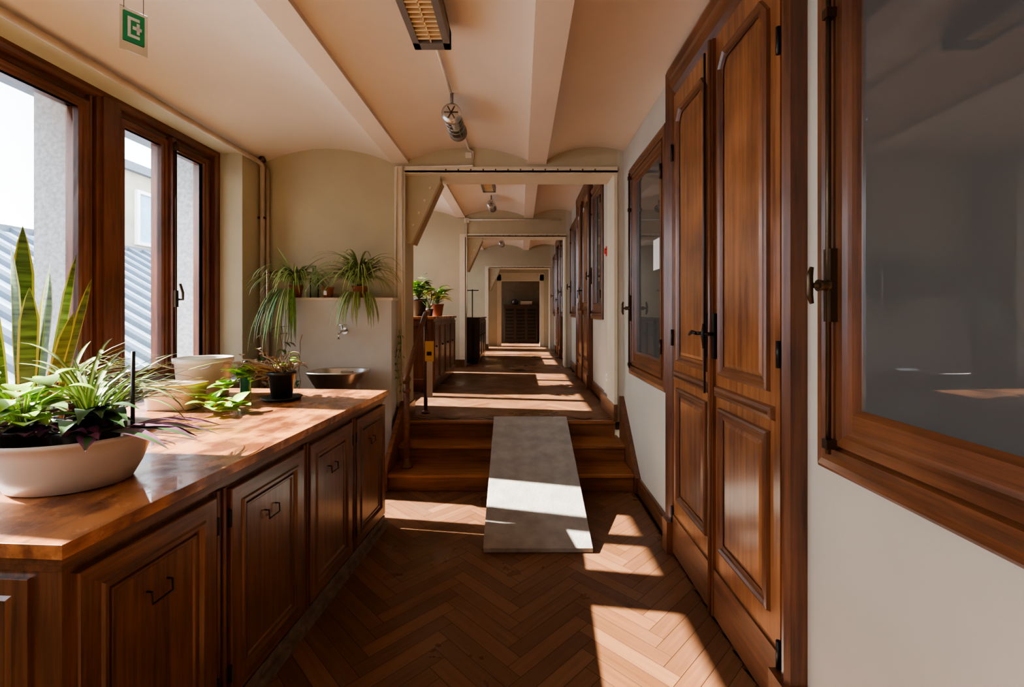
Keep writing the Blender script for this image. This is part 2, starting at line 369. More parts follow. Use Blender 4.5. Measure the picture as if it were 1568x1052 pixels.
def ddoor(name,y0,y1,z0,z1):
    b=B(); cw=.085; hd=.2
    prof=[(0,0),(0,.06),(.015,.075),(.03,.06),(.045,.065),(.065,.05),(.078,.03),(.085,.03)]
    def path(ins): return [(y0+ins,z0),(y0+ins,z1-ins*hd/cw),(y1-ins,z1-ins*hd/cw),(y1-ins,z0)]
    ids=[[b.av(fR(a,c,d)) for a,c in path(i)] for i,d in prof]
    for A,C in zip(ids[:-1],ids[1:]):
        for k in range(3): b.face((A[k],A[k+1],C[k+1],C[k]),DOORH if k==1 else DOORD,False)
    for yy in (y0,y1-cw): b.box(.91,1.0,yy-.005,yy+cw+.003,z0,z0+.2,DOORD)
    ly0=y0+cw; ly1=y1-cw; zt=z1-hd; ym=(ly0+ly1)/2
    b.box(.975,1.0,ly0,ly1,z0,zt,DOORD)
    for (a,c) in ((ly0+.004,ym-.006),(ym+.006,ly1-.004)):
        b.box(.955,.985,a,c,z0+.02,zt-.006,DOORW)
        g=lambda p,q,d:(.955-d,p,q)
        mp=[(0,0),(.004,.014),(.014,.018),(.024,.010),(.030,.002),(.034,.002),(.05,.006)]
        b.ring(g,oct_top(a+.065,c-.065,z0+1.20,zt-.12,.07),mp,DOORD,None,DOORH)
        b.ring(g,oct_top(a+.115,c-.115,z0+1.25,zt-.17,.055),[(0,.0015),(.02,.008)],DOORW,DOORW)
        b.ring(g,rect(a+.065,c-.065,z0+.36,z0+1.05),mp,DOORD,None,DOORH)
        b.ring(g,rect(a+.115,c-.115,z0+.41,z0+1.0),[(0,.0015),(.02,.008)],DOORW,DOORW)
        b.ring(g,rect(a+.03,c-.03,z0+1.095,z0+1.15),[(0,0),(.006,.016),(.02,.02),(.026,.012)],DOORH,DOORH)
        b.box(.945,.957,a,c,z0+.02,z0+.25,DOORH)
    b.box(.938,.957,ym-.028,ym+.018,z0+.02,zt-.01,DOORD); b.tube([(.936,ym-.005,z0+.02),(.936,ym-.005,zt-.01)],.012,DOORD)
    zc=z0+1.4
    b.tube([(.925,ym+.035,z0+1.1),(.925,ym+.035,zt-.05)],.006,BLACK)
    for yy in (ym+.05,ym-.04):
        b.box(.935,.957,yy-.014,yy+.014,zc-.12,zc+.10,BLACK)
        b.tube([(.94,yy,zc),(.89,yy,zc)],.009,BLACK)
    b.tube([(.89,ym+.05,zc),(.886,ym+.10,zc+.005),(.89,ym+.15,zc-.01)],[.009,.010,.007],BLACK)
    b.tube([(.89,ym-.04,zc+.05),(.886,ym-.04,zc),(.89,ym-.04,zc-.07)],[.006,.010,.006],BLACK)
    for yy in (ly0-.002,ly1+.002):
        for zz in (z0+.25,z0+1.35,z0+2.5): b.tube([(.945,yy,zz-.05),(.945,yy,zz+.05)],.009,BLACK)
    return b.obj(name)
iwindow('window_5',.25,1.46,1.015,2.76)
ddoor('door_1',1.585,2.92,0,3.056)
iwindow('window_6',2.985,3.99,.975,2.76,True,True)
k=7
for i,dy in enumerate((4.72,9.2)):
    iwindow('window_%d'%k,5.3+dy-4.72,6.15+dy-4.72,1.43,3.16);k+=1
    ddoor('door_%d'%(i+2),6.28+dy-4.72,7.62+dy-4.72,.45,3.42)
    iwindow('window_%d'%k,7.72+dy-4.72,8.6+dy-4.72,1.43,3.16);k+=1

# ---------------------------------------------------------------- cross walls / portals
BR=mat_plain('brace_paint',(.36,.25,.14),.6,var=.1)
def portal(i,ya,yb,zl,ztop,xl,xr,z0):
    b=B()
    b.box(-2.5,xl,ya,yb,z0,4.0,WALL)
    b.box(xl,xr,ya,yb,zl,4.0,WALL)
    b.box(xr,1.0,ya,yb+(.35 if i==1 else .1),.45,4.0,WALLR)
    if i==1: b.box(xl,1.0,4.505,yb,-.1,.35,WALL)
    b.box(xl-.10,xl+.004,ya-.012,ya,max(z0,.45),zl+.03,CREAM)
    b.box(xl+.004,xr,ya-.02,ya+.0,zl-.02,zl+.035,CREAM)
    b.box(xl,xr,ya-.02,yb,zl-.03,zl,CREAM)
    b.box(xr-.03,xr,ya-.015,yb,.45,zl-.03,CREAM)
    o=b.obj('wall_cross_%d'%i)
    b=B()
    y0=ya+.06;y1=ya+.20
    pts=[(xl+.0,y0,zl-.03),(xl+.33,y0,zl-.03),(xl+.33,y0,zl-.09),(xl+.055,y0,zl-.69),(xl,y0,zl-.69)]
    b.prism(pts,(0,y1-y0,0),WALL)
    nrm=Vector((.6,0,-.275)).normalized()
    q=[Vector((xl+.33,y0-.01,zl-.085)),Vector((xl+.055,y0-.01,zl-.69))]
    b.prism([q[0],q[0]+nrm*.018,q[1]+nrm*.018,q[1]],(0,y1-y0+.02,0),BR)
    for t in (.15,.35,.55,.75):
        c=q[0].lerp(q[1],t)-nrm*.06; c.y=y0
        b.lathe(c,[(.012,-.014),(.012,0)],CREAM,seg=8,axis='y')
    n=int((xr-xl-.4)/.12)
    for kk in range(n): b.lathe((xl+.4+kk*.12,ya-.02,zl+.008),[(.006,-.008),(.008,0)],BRONZE,seg=6,axis='y')
    b.obj('trim_brace_%d'%i)
portal(1,4.41,4.76,2.88,3.4,-1.12,.936,0)
portal(2,8.9,9.25,3.02,3.5,-1.09,.89,.45)
portal(3,13.4,13.7,2.86,3.5,-.95,.88,.45)

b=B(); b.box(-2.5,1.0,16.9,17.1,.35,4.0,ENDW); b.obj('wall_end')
b=B(); b.box(-2.5,1.0,-3.1,-3.0,-.2,4.0,WALLR); b.obj('wall_back')
b=B(); b.box(-.75,-.62,14.6,14.8,.45,2.75,CREAM); b.box(.62,.75,14.6,14.8,.45,2.75,CREAM); b.box(-.75,.75,14.6,14.8,2.55,2.8,CREAM)
b.box(-2.5,-.75,14.6,14.8,.45,3.9,WALL); b.box(.75,1.0,14.6,14.8,.45,3.9,WALL); b.box(-.75,.75,14.6,14.8,2.8,3.9,WALL)
b.obj('wall_far_arch')
b=B(); b.box(-.6,.62,16.4,16.88,.45,1.78,DARKW)
for kx in range(3):
    b.ring(lambda a,bb,d:(a,16.4-d,bb),rect(-.57+kx*.395,-.20+kx*.395,.5,1.72),[(0,0),(.0,.015),(.03,.015),(.04,.003)],DARKW,DARKW)
    for zz in range(9): b.box(-.53+kx*.395,-.24+kx*.395,16.385,16.4,.58+zz*.125,.66+zz*.125,BLACK)
    b.lathe((-.24+kx*.395,16.385,1.1),[(.015,-.03),(.012,0)],BRONZE,seg=8,axis='y')
b.box(-.63,.65,16.37,16.88,1.78,1.82,DARKW); b.obj('dark_wardrobe')
b=B(); b.lathe((-.2,16.6,1.822),[(.10,0),(.13,.05),(.12,.16),(.05,.22)],DARKW,18,cap1=True); b.box(.0,.42,16.5,16.8,1.822,1.95,PIPE); b.box(.02,.40,16.52,16.78,1.95,1.99,DARKW); b.obj('storage_boxes')

# ---------------------------------------------------------------- ceiling
b=B()
def arc(x0,x1,zs,za,n,xe=None):
    w=(x1-x0)/2;c=(x0+x1)/2;h=za-zs;R=(w*w+h*h)/(2*h);zc=za-R
    xe=x1 if xe is None else xe
    return [(x0+(xe-x0)*k/n, zc+math.sqrt(max(0,R*R-(x0+(xe-x0)*k/n-c)**2))) for k in range(n+1)]
for (ya,yb,dz) in BAYS:
    zb=2.955+dz
    prof=[]
    prof.append(('v',arc(-2.5,-1.24,zb+.0,zb+.14,20)))
    prof.append(('b',[(-1.24,zb+.03),(-1.24,zb),(-1.08,zb),(-1.08,zb+.03)]))
    prof.append(('v',arc(-1.08,.07,zb+.03,zb+.15,20)))
    prof.append(('b',[(.07,zb+.03),(.07,zb-.01),(.25,zb-.01),(.25,zb+.03)]))
    prof.append(('v',arc(.25,1.18,zb+.03,zb+.16,20,1.0)))
    for kind,p in prof:
        ids=[[b.av((x,y,z)) for x,z in p] for y in (ya,yb)]
        for q in range(len(p)-1): b.face((ids[0][q],ids[0][q+1],ids[1][q+1],ids[1][q]),CEIL,kind=='v')
b.box(-3.08,1.18,-3.1,17.1,4.0,4.1,CEIL)
b.obj('ceiling',recalc=False)
# ---------------------------------------------------------------- stairs, ramp, baseboards
b=B()
steps=[(3.84,.15),(4.16,.30),(4.47,.45)]
for i,(y,z) in enumerate(steps):
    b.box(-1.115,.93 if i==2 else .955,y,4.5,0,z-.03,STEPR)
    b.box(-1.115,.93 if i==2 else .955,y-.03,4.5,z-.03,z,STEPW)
b.prism([(-1.16,3.8,0),(-1.16,3.8,.2),(-1.16,4.40,.66),(-1.16,4.40,0)],(.044,0,0),STEPR)
b.obj('stairs',bevel=.006)
b=B()
a=[(-.235,2.85,.002),(.455,2.85,.002),(.455,4.50,.455),(-.262,4.50,.455)]
up=[Vector(p)+Vector((0,0,.028)) for p in a]
i0=[b.av(p) for p in a]; i1=[b.av(p) for p in up]
b.face(i0[::-1],RAMP);b.face(i1,RAMP)
for q in range(4): b.face((i0[q],i0[(q+1)%4],i1[(q+1)%4],i1[q]),RAMP)
b.obj('wheelchair_ramp',bevel=.003)
b=B()
for (y0,y1) in ((-3,.0),(.0,1.575),(2.93,3.78)):
    b.box(.975,1.0,y0,y1,0,.10,DOORH); b.box(.982,1.0,y0,y1,.10,.125,DOORH)
b.prism([(.955,3.78,0),(.955,3.78,.13),(.955,3.86,.20),(.955,4.40,.70),(.955,4.40,0)],(.045,0,0),DOORD)
b.box(.90,.936,4.39,5.12,.452,.62,DOORH)
for y0,y1 in ((5.12,6.27),(7.63,8.9),(9.35,10.75),(12.11,13.4)): b.box(.975,1.0,y0,y1,.45,.58,DOORH)
b.obj('baseboard_right')
b=B()
b.box(-1.25,-1.12,4.385,4.41,.45,.6,DOORH); b.box(-1.12,-1.1,4.41,4.76,.45,.6,DOORH); b.box(-2.5,-1.12,4.76,4.785,.45,.6,DOORH)
b.box(-2.5,-1.09,8.875,8.9,.45,.6,DOORH); b.box(-2.5,-.95,13.375,13.4,.45,.6,DOORH)
b.box(-2.5,-2.2,4.39,4.41,0,.12,DOORH)
b.obj('baseboard_left')
b=B(); b.box(.915,.936,4.80,4.88,.78,.86,PAPER); b.box(.91,.916,4.825,4.855,.805,.835,CREAM); b.obj('wall_socket')

b=B(); b.box(-2.2,-1.19,4.2,4.41,0,1.62,WHITEP); b.box(-2.215,-1.175,4.185,4.41,1.62,1.645,CREAM); b.obj('wall_splashback')

# ---------------------------------------------------------------- counter cabinet
TZ=.96
b=B()
o=Vector((-1.068,1.06,0)); ang=math.atan2(.135,2.16)
M=Matrix.Translation(o)@Matrix.Rotation(-ang,4,'Z')
b.xf=M
LEN=2.165; D=1.34
b.box(-D,-.035,.03,LEN-.03,.08,.915,CABW)
b.prism([(-D,0,.925),(-.0,0,.925),(.0,LEN,.925),(-D,LEN,.925)],(0,0,.035),TOPW)
b.box(-D,-.015,.012,LEN-.012,.905,.925,CABH)
b.box(-D,-.025,.02,LEN-.02,.885,.905,CABH)
b.box(-D,-.02,.02,LEN-.02,0,.085,PLINTH); b.box(-D,.0,.01,LEN-.01,0,.045,PLINTH)
fC=lambda a,bb,d:(-.035+d,a,bb)
doors=[(.05,.515),(.585,1.075),(1.13,1.60),(1.66,2.13)]
for n_,(a,c) in enumerate(doors):
    b.ring(fC,rect(a,c,.10,.865),[(0,0),(0,.02),(.004,.023),(.055,.023),(.06,.03),(.07,.03),(.078,.012),(.085,.012),(.088,.020),(.096,.020),(.10,.014)],CABW,CABW,CABH)
    m=(a+c)/2
    b.tube([fC(m-.035,.70,.012),fC(m-.035,.70,.03),fC(m-.035,.665,.032),fC(m+.035,.665,.032),fC(m+.035,.70,.03),fC(m+.035,.70,.012)],.0035,BLACK,6)
    for zz in (.2,.76): b.tube([fC(c+.004 if n_%2==0 else a-.004,zz-.03,.02),fC(c+.004 if n_%2==0 else a-.004,zz+.03,.02)],.007,BLACK,6)
for a in (.53,.56,1.09,1.115,1.615,1.645):
    b.tube([fC(a,.09,.012),fC(a,.88,.012)],.009,CABW,6)
fE=lambda a,bb,d:(a,.03-d,bb)
b.ring(fE,rect(-D+.05,-.11,.10,.865),[(0,0),(0,.012),(.04,.012),(.05,.018),(.06,.004)],CABW,CABW)
b.xf=None
b.obj('counter_cabinet',bevel=.004)
b=B(); b.box(-2.75,-2.40,-2.6,4.088,.905,.935,STONE); 
b.obj('window_sill')

def lowcab(name,x0,x1,y0,y1,z0,z1,mat,top,nd):
    b=B(); b.box(x0,x1-.02,y0+.02,y1-.02,z0+.06,z1-.035,mat); b.box(x0,x1-.04,y0+.03,y1-.03,z0,z0+.06,mat)
    b.box(x0,x1+.01,y0,y1,z1-.035,z1,top)
    w=(y1-y0-.06)/nd
    for k in range(nd):
        b.ring(lambda a,bb,d:(x1-.02+d,a,bb),rect(y0+.04+k*w,y0+.02+(k+1)*w,z0+.1,z1-.07),[(0,0),(0,.018),(.05,.018),(.06,.003)],mat,mat)
        b.lathe((x1,y0+.08+k*w,(z0+z1)/2+.1),[(.012,0),(.016,.02)],BLACK,seg=8,axis='x')
    b.ring(lambda a,bb,d:(a,y0+.02-d,bb),rect(x0+.05,x1-.05,z0+.1,z1-.07),[(0,0),(0,.015),(.06,.015),(.07,.003)],mat,mat)
    return b.obj(name,bevel=.004)
lowcab('storage_cabinet',-1.85,-1.15,6.1,8.1,.451,1.46,DOORD,TOPW,4)
lowcab('dark_sideboard',-1.5,-.86,9.6,11.4,.451,1.42,DARKW,DARKW,3)
b=B(); b.tube([(-1.0,9.45,.45),(-1.0,9.45,2.0)],.012,BLACK); b.tube([(-1.13,9.45,1.98),(-.87,9.45,1.98)],.01,BLACK); b.lathe((-1.0,9.45,.45),[(.11,0),(.11,.015),(.02,.03)],BLACK,seg=16)
b.obj('floor_stand')

# ---------------------------------------------------------------- handrail
b=B()
b.lathe((-1.0,4.0,.151),[(.055,0),(.055,.015),(.036,.03),(.03,.06),(.024,.1)],RUST,16)
b.tube([(-1.0,4.0,.2),(-1.0,4.0,.93)],.027,RUST,12)
b.lathe((-1.0,4.0,.8),[(.024,0),(.036,.015),(.036,.03),(.026,.045),(.026,.09),(.038,.12),(.032,.15),(.0,.16)],RUST,14)
b.tube([(-1.0,3.95,.90),(-1.0,4.0,.95),(-1.0,4.72,1.46),(-1.0,4.80,1.5),(-1.0,4.9,1.5)],.025,RUST,10)
b.lathe((-1.0,4.8,.453),[(.045,0),(.045,.015),(.022,.03)],RUST,14); b.tube([(-1.0,4.8,.46),(-1.0,4.8,1.49)],.02,RUST,10)
b.obj('stair_handrail')
b=B()
b.box(-1.0,-.91,4.765,4.775,1.0,1.21,YEL); b.box(-.98,-.93,4.76,4.766,1.06,1.10,BLACK); b.tube([(-.965,4.77,1.2),(-.975,4.775,1.3),(-.99,4.778,1.42)],.003,BLACK,5)
b.box(-.98,-.92,4.755,4.763,.62,1.0,PLCRM)
b.obj('yellow_warning_tag')

# ---------------------------------------------------------------- sink & tap
b=B()
b.lathe((-1.57,3.94,.82),[(.13,0),(.17,.03),(.235,.15),(.25,.175),(.255,.185),(.245,.188),(.235,.18),(.20,.08),(.10,.03)],STEEL,36,1,.85,True,True,pw=3)
b.box(-1.62,-1.52,4.1,4.199,.84,.98,STEEL); b.tube([(-1.57,3.94,.84),(-1.57,3.94,.62),(-1.57,4.0,.55),(-1.57,4.198,.55)],.025,PLWHT,12)
b.obj('wash_basin')
b=B()
b.lathe((-1.62,4.199,1.34),[(.03,-.01),(.03,0)],CHROME,16,axis='y'); b.tube([(-1.62,4.195,1.34),(-1.62,4.10,1.34),(-1.62,4.06,1.32),(-1.62,4.05,1.27)],.013,CHROME,10)
b.tube([(-1.62,4.13,1.34),(-1.62,4.13,1.39)],.010,CHROME); b.tube([(-1.66,4.13,1.395),(-1.58,4.13,1.395)],.008,CHROME)
b.obj('water_tap')

# ---------------------------------------------------------------- pipes/conduits
b=B()
b.tube([(-2.46,-2.9,2.93),(-2.46,4.30,2.93),(-2.46,4.34,2.90),(-2.46,4.34,0.0)],.022,PIPE,12)
b.tube([(-2.42,4.36,2.88),(-2.42,4.36,0.0)],.016,PIPE,10)
b.lathe((-2.44,4.3,2.93),[(.03,0),(.035,.02),(.02,.05)],BRONZE,10)
for zz in (.6,1.5,2.4): b.box(-2.498,-2.43,4.325,4.355,zz,zz+.02,BRONZE)
b.obj('heating_pipe')
b=B()
b.tube([(-.50,3.72,3.085),(-.50,4.385,3.085),(-.46,4.395,3.06),(-.46,4.395,2.925),(-1.2,4.395,2.915),(-1.2,4.395,1.66)],.011,CONDUIT,8)
b.tube([(-1.14,4.38,2.92),(-1.14,4.38,.67)],.010,CONDUIT,8)
b.box(-.53,-.47,4.38,4.408,3.0,3.05,CONDUIT)
b.tube([(-.50,2.54,3.085),(-.50,3.26,3.085)],.011,CONDUIT,8)
b.obj('electrical_conduit')
b=B(); b.tube([(-1.0,8.88,3.33),(.8,8.88,3.33)],.015,CONDUIT,8); b.tube([(-1.05,8.88,3.33),(-1.05,8.88,1.5)],.012,CONDUIT,8); b.box(-1.1,-1.0,8.87,8.898,3.27,3.36,CONDUIT); b.obj('cable_duct')

def troffer(y0,y1,dz):
    b=B(); x0,x1=-.585,-.385; z0=2.965+dz; z1=3.06+dz
    b.box(x0,x0+.035,y0,y1,z0,z1,GREYF); b.box(x1-.035,x1,y0,y1,z0,z1,GREYF)
    b.box(x0,x1,y0,y0+.03,z0,z1,GREYF); b.box(x0,x1,y1-.06,y1,z0,z1,GREYF); b.box(x0,x1,y0,y1,z1-.01,z1,GOLD)
    b.tube([((x0+x1)/2,y0+.04,z0+.06),((x0+x1)/2,y1-.07,z0+.06)],.014,PAPER,10)
    y=y0+.05
    while y<y1-.07:
        b.box(x0+.035,x1-.035,y,y+.010,z0+.004,z0+.024,GOLD); y+=.036
    b.box((x0+x1)/2-.003,(x0+x1)/2+.003,y0+.03,y1-.06,z0+.004,z0+.03,GOLD)
    for yy in (y0+.2,y1-.2): b.tube([((x0+x1)/2,yy,z1),((x0+x1)/2,yy,3.1+dz)],.008,GREYF)
    b.obj('fluorescent_ceiling_light')
troffer(1.3,2.53,0); troffer(5.9,7.1,.42)
def tubelamp(y0,dz):
    b=B(); x=-.50; z=2.95+dz
    b.lathe((x,y0,z),[(.05,0),(.072,.012),(.072,.05),(.066,.055)],STEEL,24,axis='y')
    b.lathe((x,y0+.055,z),[(.062,0),(.062,.26)],LAMPG,24,axis='y',cap0=False)
    b.lathe((x,y0+.315,z),[(.066,0),(.072,.01),(.072,.06),(.04,.075)],GREYF,24,axis='y',cap1=True)
    b.lathe((x,y0+.08,z),[(.03,0),(.03,.2)],PAPER,14,axis='y',cap1=True)
    for yy in (.1,.17,.24):
        b.tube([(x+.066*math.cos(t),y0+.0+yy,z+.066*math.sin(t)) for t in [2*math.pi*k/20 for k in range(21)]],.003,STEEL,5)
    for t in range(6):
        a=t*math.pi/3; b.tube([(x+.067*math.cos(a),y0+.03,z+.067*math.sin(a)),(x+.067*math.cos(a),y0+.33,z+.067*math.sin(a))],.003,STEEL,5)
    for t in range(3):
        a=t*math.pi/3; b.tube([(x-.05*math.cos(a),y0-.004,z-.05*math.sin(a)),(x+.05*math.cos(a),y0-.004,z+.05*math.sin(a))],.004,BRONZE,5)
    for yy in (.03,.35): b.tube([(x,y0+yy,z+.06),(x,y0+yy,3.1+dz)],.012,GREYF)
    b.obj('cylindrical_ceiling_lamp')
tubelamp(3.28,0); tubelamp(7.75,.42); tubelamp(12.0,.42)

# exit sign
b=B()
c=Vector((-1.64,1.93,2.705)); dr=Vector((.55,.84,0)).normalized(); nm=Vector((dr.y,-dr.x,0))
def ES(a,z,t): return c+dr*a+Vector((0,0,z))+nm*t
def pbox(a0,a1,z0,z1,t0,t1,m):
    a0*=.85;a1*=.85; b.prism([ES(a0,z0,t0),ES(a1,z0,t0),ES(a1,z1,t0),ES(a0,z1,t0)],nm*(t1-t0),m)
pbox(-.055,.055,-.10,.08,-.002,.002,LAMPG)
pbox(-.042,.042,-.06,.065,.003,.005,GREEN); pbox(-.042,.042,-.06,.065,-.005,-.003,GREEN)
pbox(-.026,-.014,-.04,.045,.0052,.006,PAPER);pbox(-.014,.022,.033,.045,.0052,.006,PAPER);pbox(-.014,.022,-.04,-.028,.0052,.006,PAPER)
pbox(-.006,.03,-.004,.010,.0052,.006,PAPER); pbox(.010,.022,-.02,.026,.0052,.006,PAPER)
for a in (-.033,.033): b.tube([ES(a,.075,0),ES(a,.375,0)],.0012,BLACK,5)
b.obj('exit_sign')
b=B(); b.lathe((.936,4.9,2.17),[(.0,-.03),(.03,-.03),(.035,0)],RED,12,axis='x'); b.box(.92,.936,4.87,4.93,2.12,2.22,RED); b.obj('fire_alarm_call_point')

# ---------------------------------------------------------------- plants
R=random.uniform
def pot(b,c,r,h,mat,taper=.75,soil=True):
    b.lathe(c,[(r*taper,0),(r,h*.88),(r*1.08,h*.88),(r*1.08,h),(r*.96,h),(r*.9,h*.85)],mat,24)
    if soil: b.lathe((c[0],c[1],c[2]+h*.84),[(r*.93,0),(r*.6,.006),(0.001,.01)],SOIL,20,cap0=False)
def spider(b,c,n,L,W=.007,e1=(-1.3,-.4),m=LEAF,mid=LEAFS,azr=(0,2*math.pi),e0=(.5,1.4)):
    for _ in range(n):
        az=R(*azr); b.blade((c[0]+R(-.02,.02),c[1]+R(-.02,.02),c[2]),az,R(*e0),R(*e1),L*R(.6,1.15),W*R(.7,1.2),m,mid,n=9)
tc=Vector((-1.44,1.46,TZ+.001))
basin_e=bpy.data.objects.new('planted_basin',None); basin_e.location=tc; bpy.context.scene.collection.objects.link(basin_e)
def par(o,e):
    bpy.context.view_layer.update(); o.parent=e; o.matrix_parent_inverse=e.matrix_world.inverted()
b=B()
b.lathe(tc,[(.15,0),(.165,.004),(.19,.05),(.215,.12),(.222,.145),(.24,.150),(.243,.158),(.238,.164),(.222,.160),(.21,.14),(.185,.05),(.15,.012)],PLCRM,48,1,.82,True,True)
par(b.obj('oval_plastic_basin'),basin_e)
b=B()
pz=tc.z+.015
for (dx,dy,r) in ((.085,-.03,.085),(-.09,-.03,.078),(-.02,.085,.06)):
    pot(b,(tc.x+dx,tc.y+dy,pz),r,.175,PLBLK)
topz=pz+.16
spider(b,(tc.x-.02,tc.y+.08,topz),52,.38,.008,(-1.1,.2),azr=(.2,3.3))
spider(b,(tc.x+.03,tc.y+.08,topz),18,.34,.007,(-1.2,.1),azr=(-.3,1.2))
for _ in range(42):
    az=R(-math.pi,math.pi); base=Vector((tc.x-.10,tc.y-.05,topz)); tip=base+Vector((math.cos(az)*R(.03,.15),math.sin(az)*R(.02,.08)-.02,R(.02,.17)))
    b.tube([base,base.lerp(tip,.5)+Vector((0,0,.03)),tip],.0025,LEAFL,5)
    b.blade(tip,az,R(.0,.6),R(-.9,-.2),R(.07,.115),R(.028,.042),LEAFL if random.random()<.65 else LEAF,n=7,shape='heart')
for _ in range(40):
    az=R(-math.pi,math.pi); s0=Vector((tc.x+R(-.17,.16),tc.y+R(-.13,.0),topz+.0))
    b.blade(s0,az,R(.1,.9),R(-.9,-.1),R(.07,.14),R(.014,.024),PURP if random.random()<.75 else LEAFD,n=6,shape='lance')
for (dx,dy,L,az) in ((.15,.0,.26,.0),(.16,.04,.26,.4),(.15,-.05,.28,-.3),(.13,-.07,.16,-.9),(.18,.02,.18,.9),(.2,-.02,.24,-.1),(.18,-.02,.28,.2)):
    b.blade((tc.x+dx,tc.y+dy,topz-.005),az,.15,-.42,L,.027,PURP,LEAFD if dy<0 else None,n=8,shape='lance')
for _ in range(10):
    b.blade((tc.x+.06,tc.y+R(-.05,.03),topz),R(-1.2,.6),R(.6,1.1),R(-.8,-.2),R(.15,.24),.03,LEAFD,n=8,shape='lance')
b.tube([(tc.x+.17,tc.y+.03,topz-.06),(tc.x+.172,tc.y+.03,topz+.24)],.006,PLBLK,6)
par(b.obj('mixed_houseplants'),basin_e)
b=B(); sc=Vector((-1.90,1.76,TZ+.001)); pot(b,sc,.10,.17,PLBLK)
for (dx,dy,L,az,e,w) in ((-.02,0,.74,2.6,1.53,.026),(.05,.02,.64,.2,1.40,.024),(-.06,-.03,.62,3.0,1.38,.024),(.03,-.04,.50,-.6,1.42,.024),(.0,.04,.56,1.2,1.5,.025),(-.03,-.05,.46,-2.2,1.3,.022),(.06,-.01,.42,.1,1.28,.022),(.02,.0,.60,.9,1.48,.024),(-.05,.02,.5,2.2,1.36,.023),(.07,.03,.55,.3,1.34,.022),(-.01,-.02,.66,-1.6,1.5,.024)):
    b.blade((sc.x+dx,sc.y+dy,sc.z+.14),az,e,e+.04,L,w*1.15,SNAKEE,SNAKE,n=12,shape='sword',fold=.3,twist=R(-.5,.5),mw=.76)
b.obj('potted_snake_plant')
b=B(); c2=Vector((-2.12,2.12,TZ+.001)); pot(b,c2,.09,.13,PLBLK); spider(b,(c2.x,c2.y,c2.z+.12),70,.40,.009,(-1.0,.3),azr=(-.9,2.6)); b.obj('potted_spider_plant')
b=B(); c3=Vector((-2.08,2.99,TZ+.001))
b.lathe(c3,[(.135,0),(.14,.005),(.158,.22),(.168,.222),(.170,.25),(.162,.252),(.155,.245),(.135,.01)],PLWHT,36,cap1=True)
b.tube([c3+Vector((.168*math.cos(t),-.02+.17*math.sin(t)*.3-.16*1,.235-.05*math.sin(t)*1)) for t in [math.pi*k/14 for k in range(15)]],.003,STEEL,5)
b.obj('white_plastic_bucket')
b=B(); c4=Vector((-1.97,2.60,TZ+.001))
b.lathe(c4,[(.125,0),(.13,.005),(.142,.12),(.148,.122),(.15,.14),(.144,.141),(.138,.13),(.125,.01)],PLCRM,40,1,.68,True,True,pw=4)
b.lathe(c4+Vector((0,0,.13)),[(.150,0),(.153,.012),(.147,.014)],PLYEL,40,1,.68,False,False,pw=4)
b.obj('plastic_storage_tub')
b=B(); c5=Vector((-1.86,3.08,TZ+.001))
b.lathe(c5,[(.03,0),(.033,.01),(.033,.13),(.012,.17),(.012,.19)],BGREEN,20); b.lathe(c5+Vector((0,0,.19)),[(.015,0),(.015,.025),(.004,.03)],PLBLK,14,cap1=True); b.obj('green_spray_bottle')
b=B(); c6=Vector((-1.50,2.86,TZ+.001))
b.lathe(c6,[(.08,0),(.11,.004),(.12,.018),(.115,.02),(.08,.008)],PLBLK,28,cap1=True); pot(b,c6+Vector((0,0,.01)),.078,.165,PLBLK)
for _ in range(60):
    az=R(0,6.28); p=Vector((c6.x,c6.y,c6.z+.165)); pts=[p]
    for q in range(6):
        p=p+Vector((math.cos(az)*R(.01,.05)-.018,math.sin(az)*R(.01,.04),R(-.02,.035))); az+=R(-.9,.9); pts.append(p)
    b.tube(pts,[.006,.0055,.005,.0045,.004,.003,.002],DRY,5)
    if random.random()<.8: b.blade(p,az,.3,-.6,.06,.018,random.choice([DRY,DRY,LEAF,LEAFL]),n=5,shape='heart')
spider(b,(c6.x,c6.y,c6.z+.14),8,.14,.004)
b.obj('potted_dry_plant')
b=B()
pts=[Vector((-1.66,2.80,TZ+.16)),Vector((-1.70,2.74,TZ+.15)),Vector((-1.72,2.66,TZ+.10)),Vector((-1.73,2.56,TZ+.04)),Vector((-1.68,2.47,TZ+.02)),Vector((-1.60,2.42,TZ+.02)),Vector((-1.53,2.46,TZ+.02))]
b.tube(pts,.0035,LEAFL,6)
for p in pts:
    for _ in range(6): b.blade(p+Vector((R(-.03,.03),R(-.03,.03),R(.0,.04))),R(-3,3),R(.1,.8),R(-.25,.1),R(.07,.11),R(.03,.042),LEAFL,n=7,shape='heart')
b.tube([(-1.66,2.80,TZ+.16),(-1.66,2.80,TZ+.002)],.003,LEAFL,5)
b.obj('trailing_pothos')
b=B(); c7=Vector((-2.10,4.26,1.646)); pot(b,c7,.06,.12,TERRA)
spider(b,(c7.x,c7.y-.01,c7.z+.11),90,.50,.009,(-1.5,-1.2),LEAF,LEAFS,azr=(-2.9,-.2),e0=(.5,1.4)); spider(b,(c7.x,c7.y,c7.z+.11),18,.42,.006,(-.4,.9),LEAF,LEAFS,azr=(-3.1,.0),e0=(1.0,1.5))
for _ in range(40):
    a=R(-2.9,-1.0); b.blade((c7.x+math.cos(a)*R(.05,.16)-.03,c7.y-R(.12,.18),c7.z+.08),a,-.9,-1.57,R(.25,.62),.008,random.choice([LEAF,LEAF,LEAFD]),LEAFS if random.random()<.5 else LEAF,n=8)
b.obj('potted_spider_plant')
b=B(); c8=Vector((-1.50,4.26,1.646)); pot(b,c8,.07,.11,TERRA)
spider(b,(c8.x,c8.y-.01,c8.z+.10),170,.60,.009,(-1.5,-.5),LEAF,LEAFS,azr=(-3.0,-.14),e0=(.6,1.45))
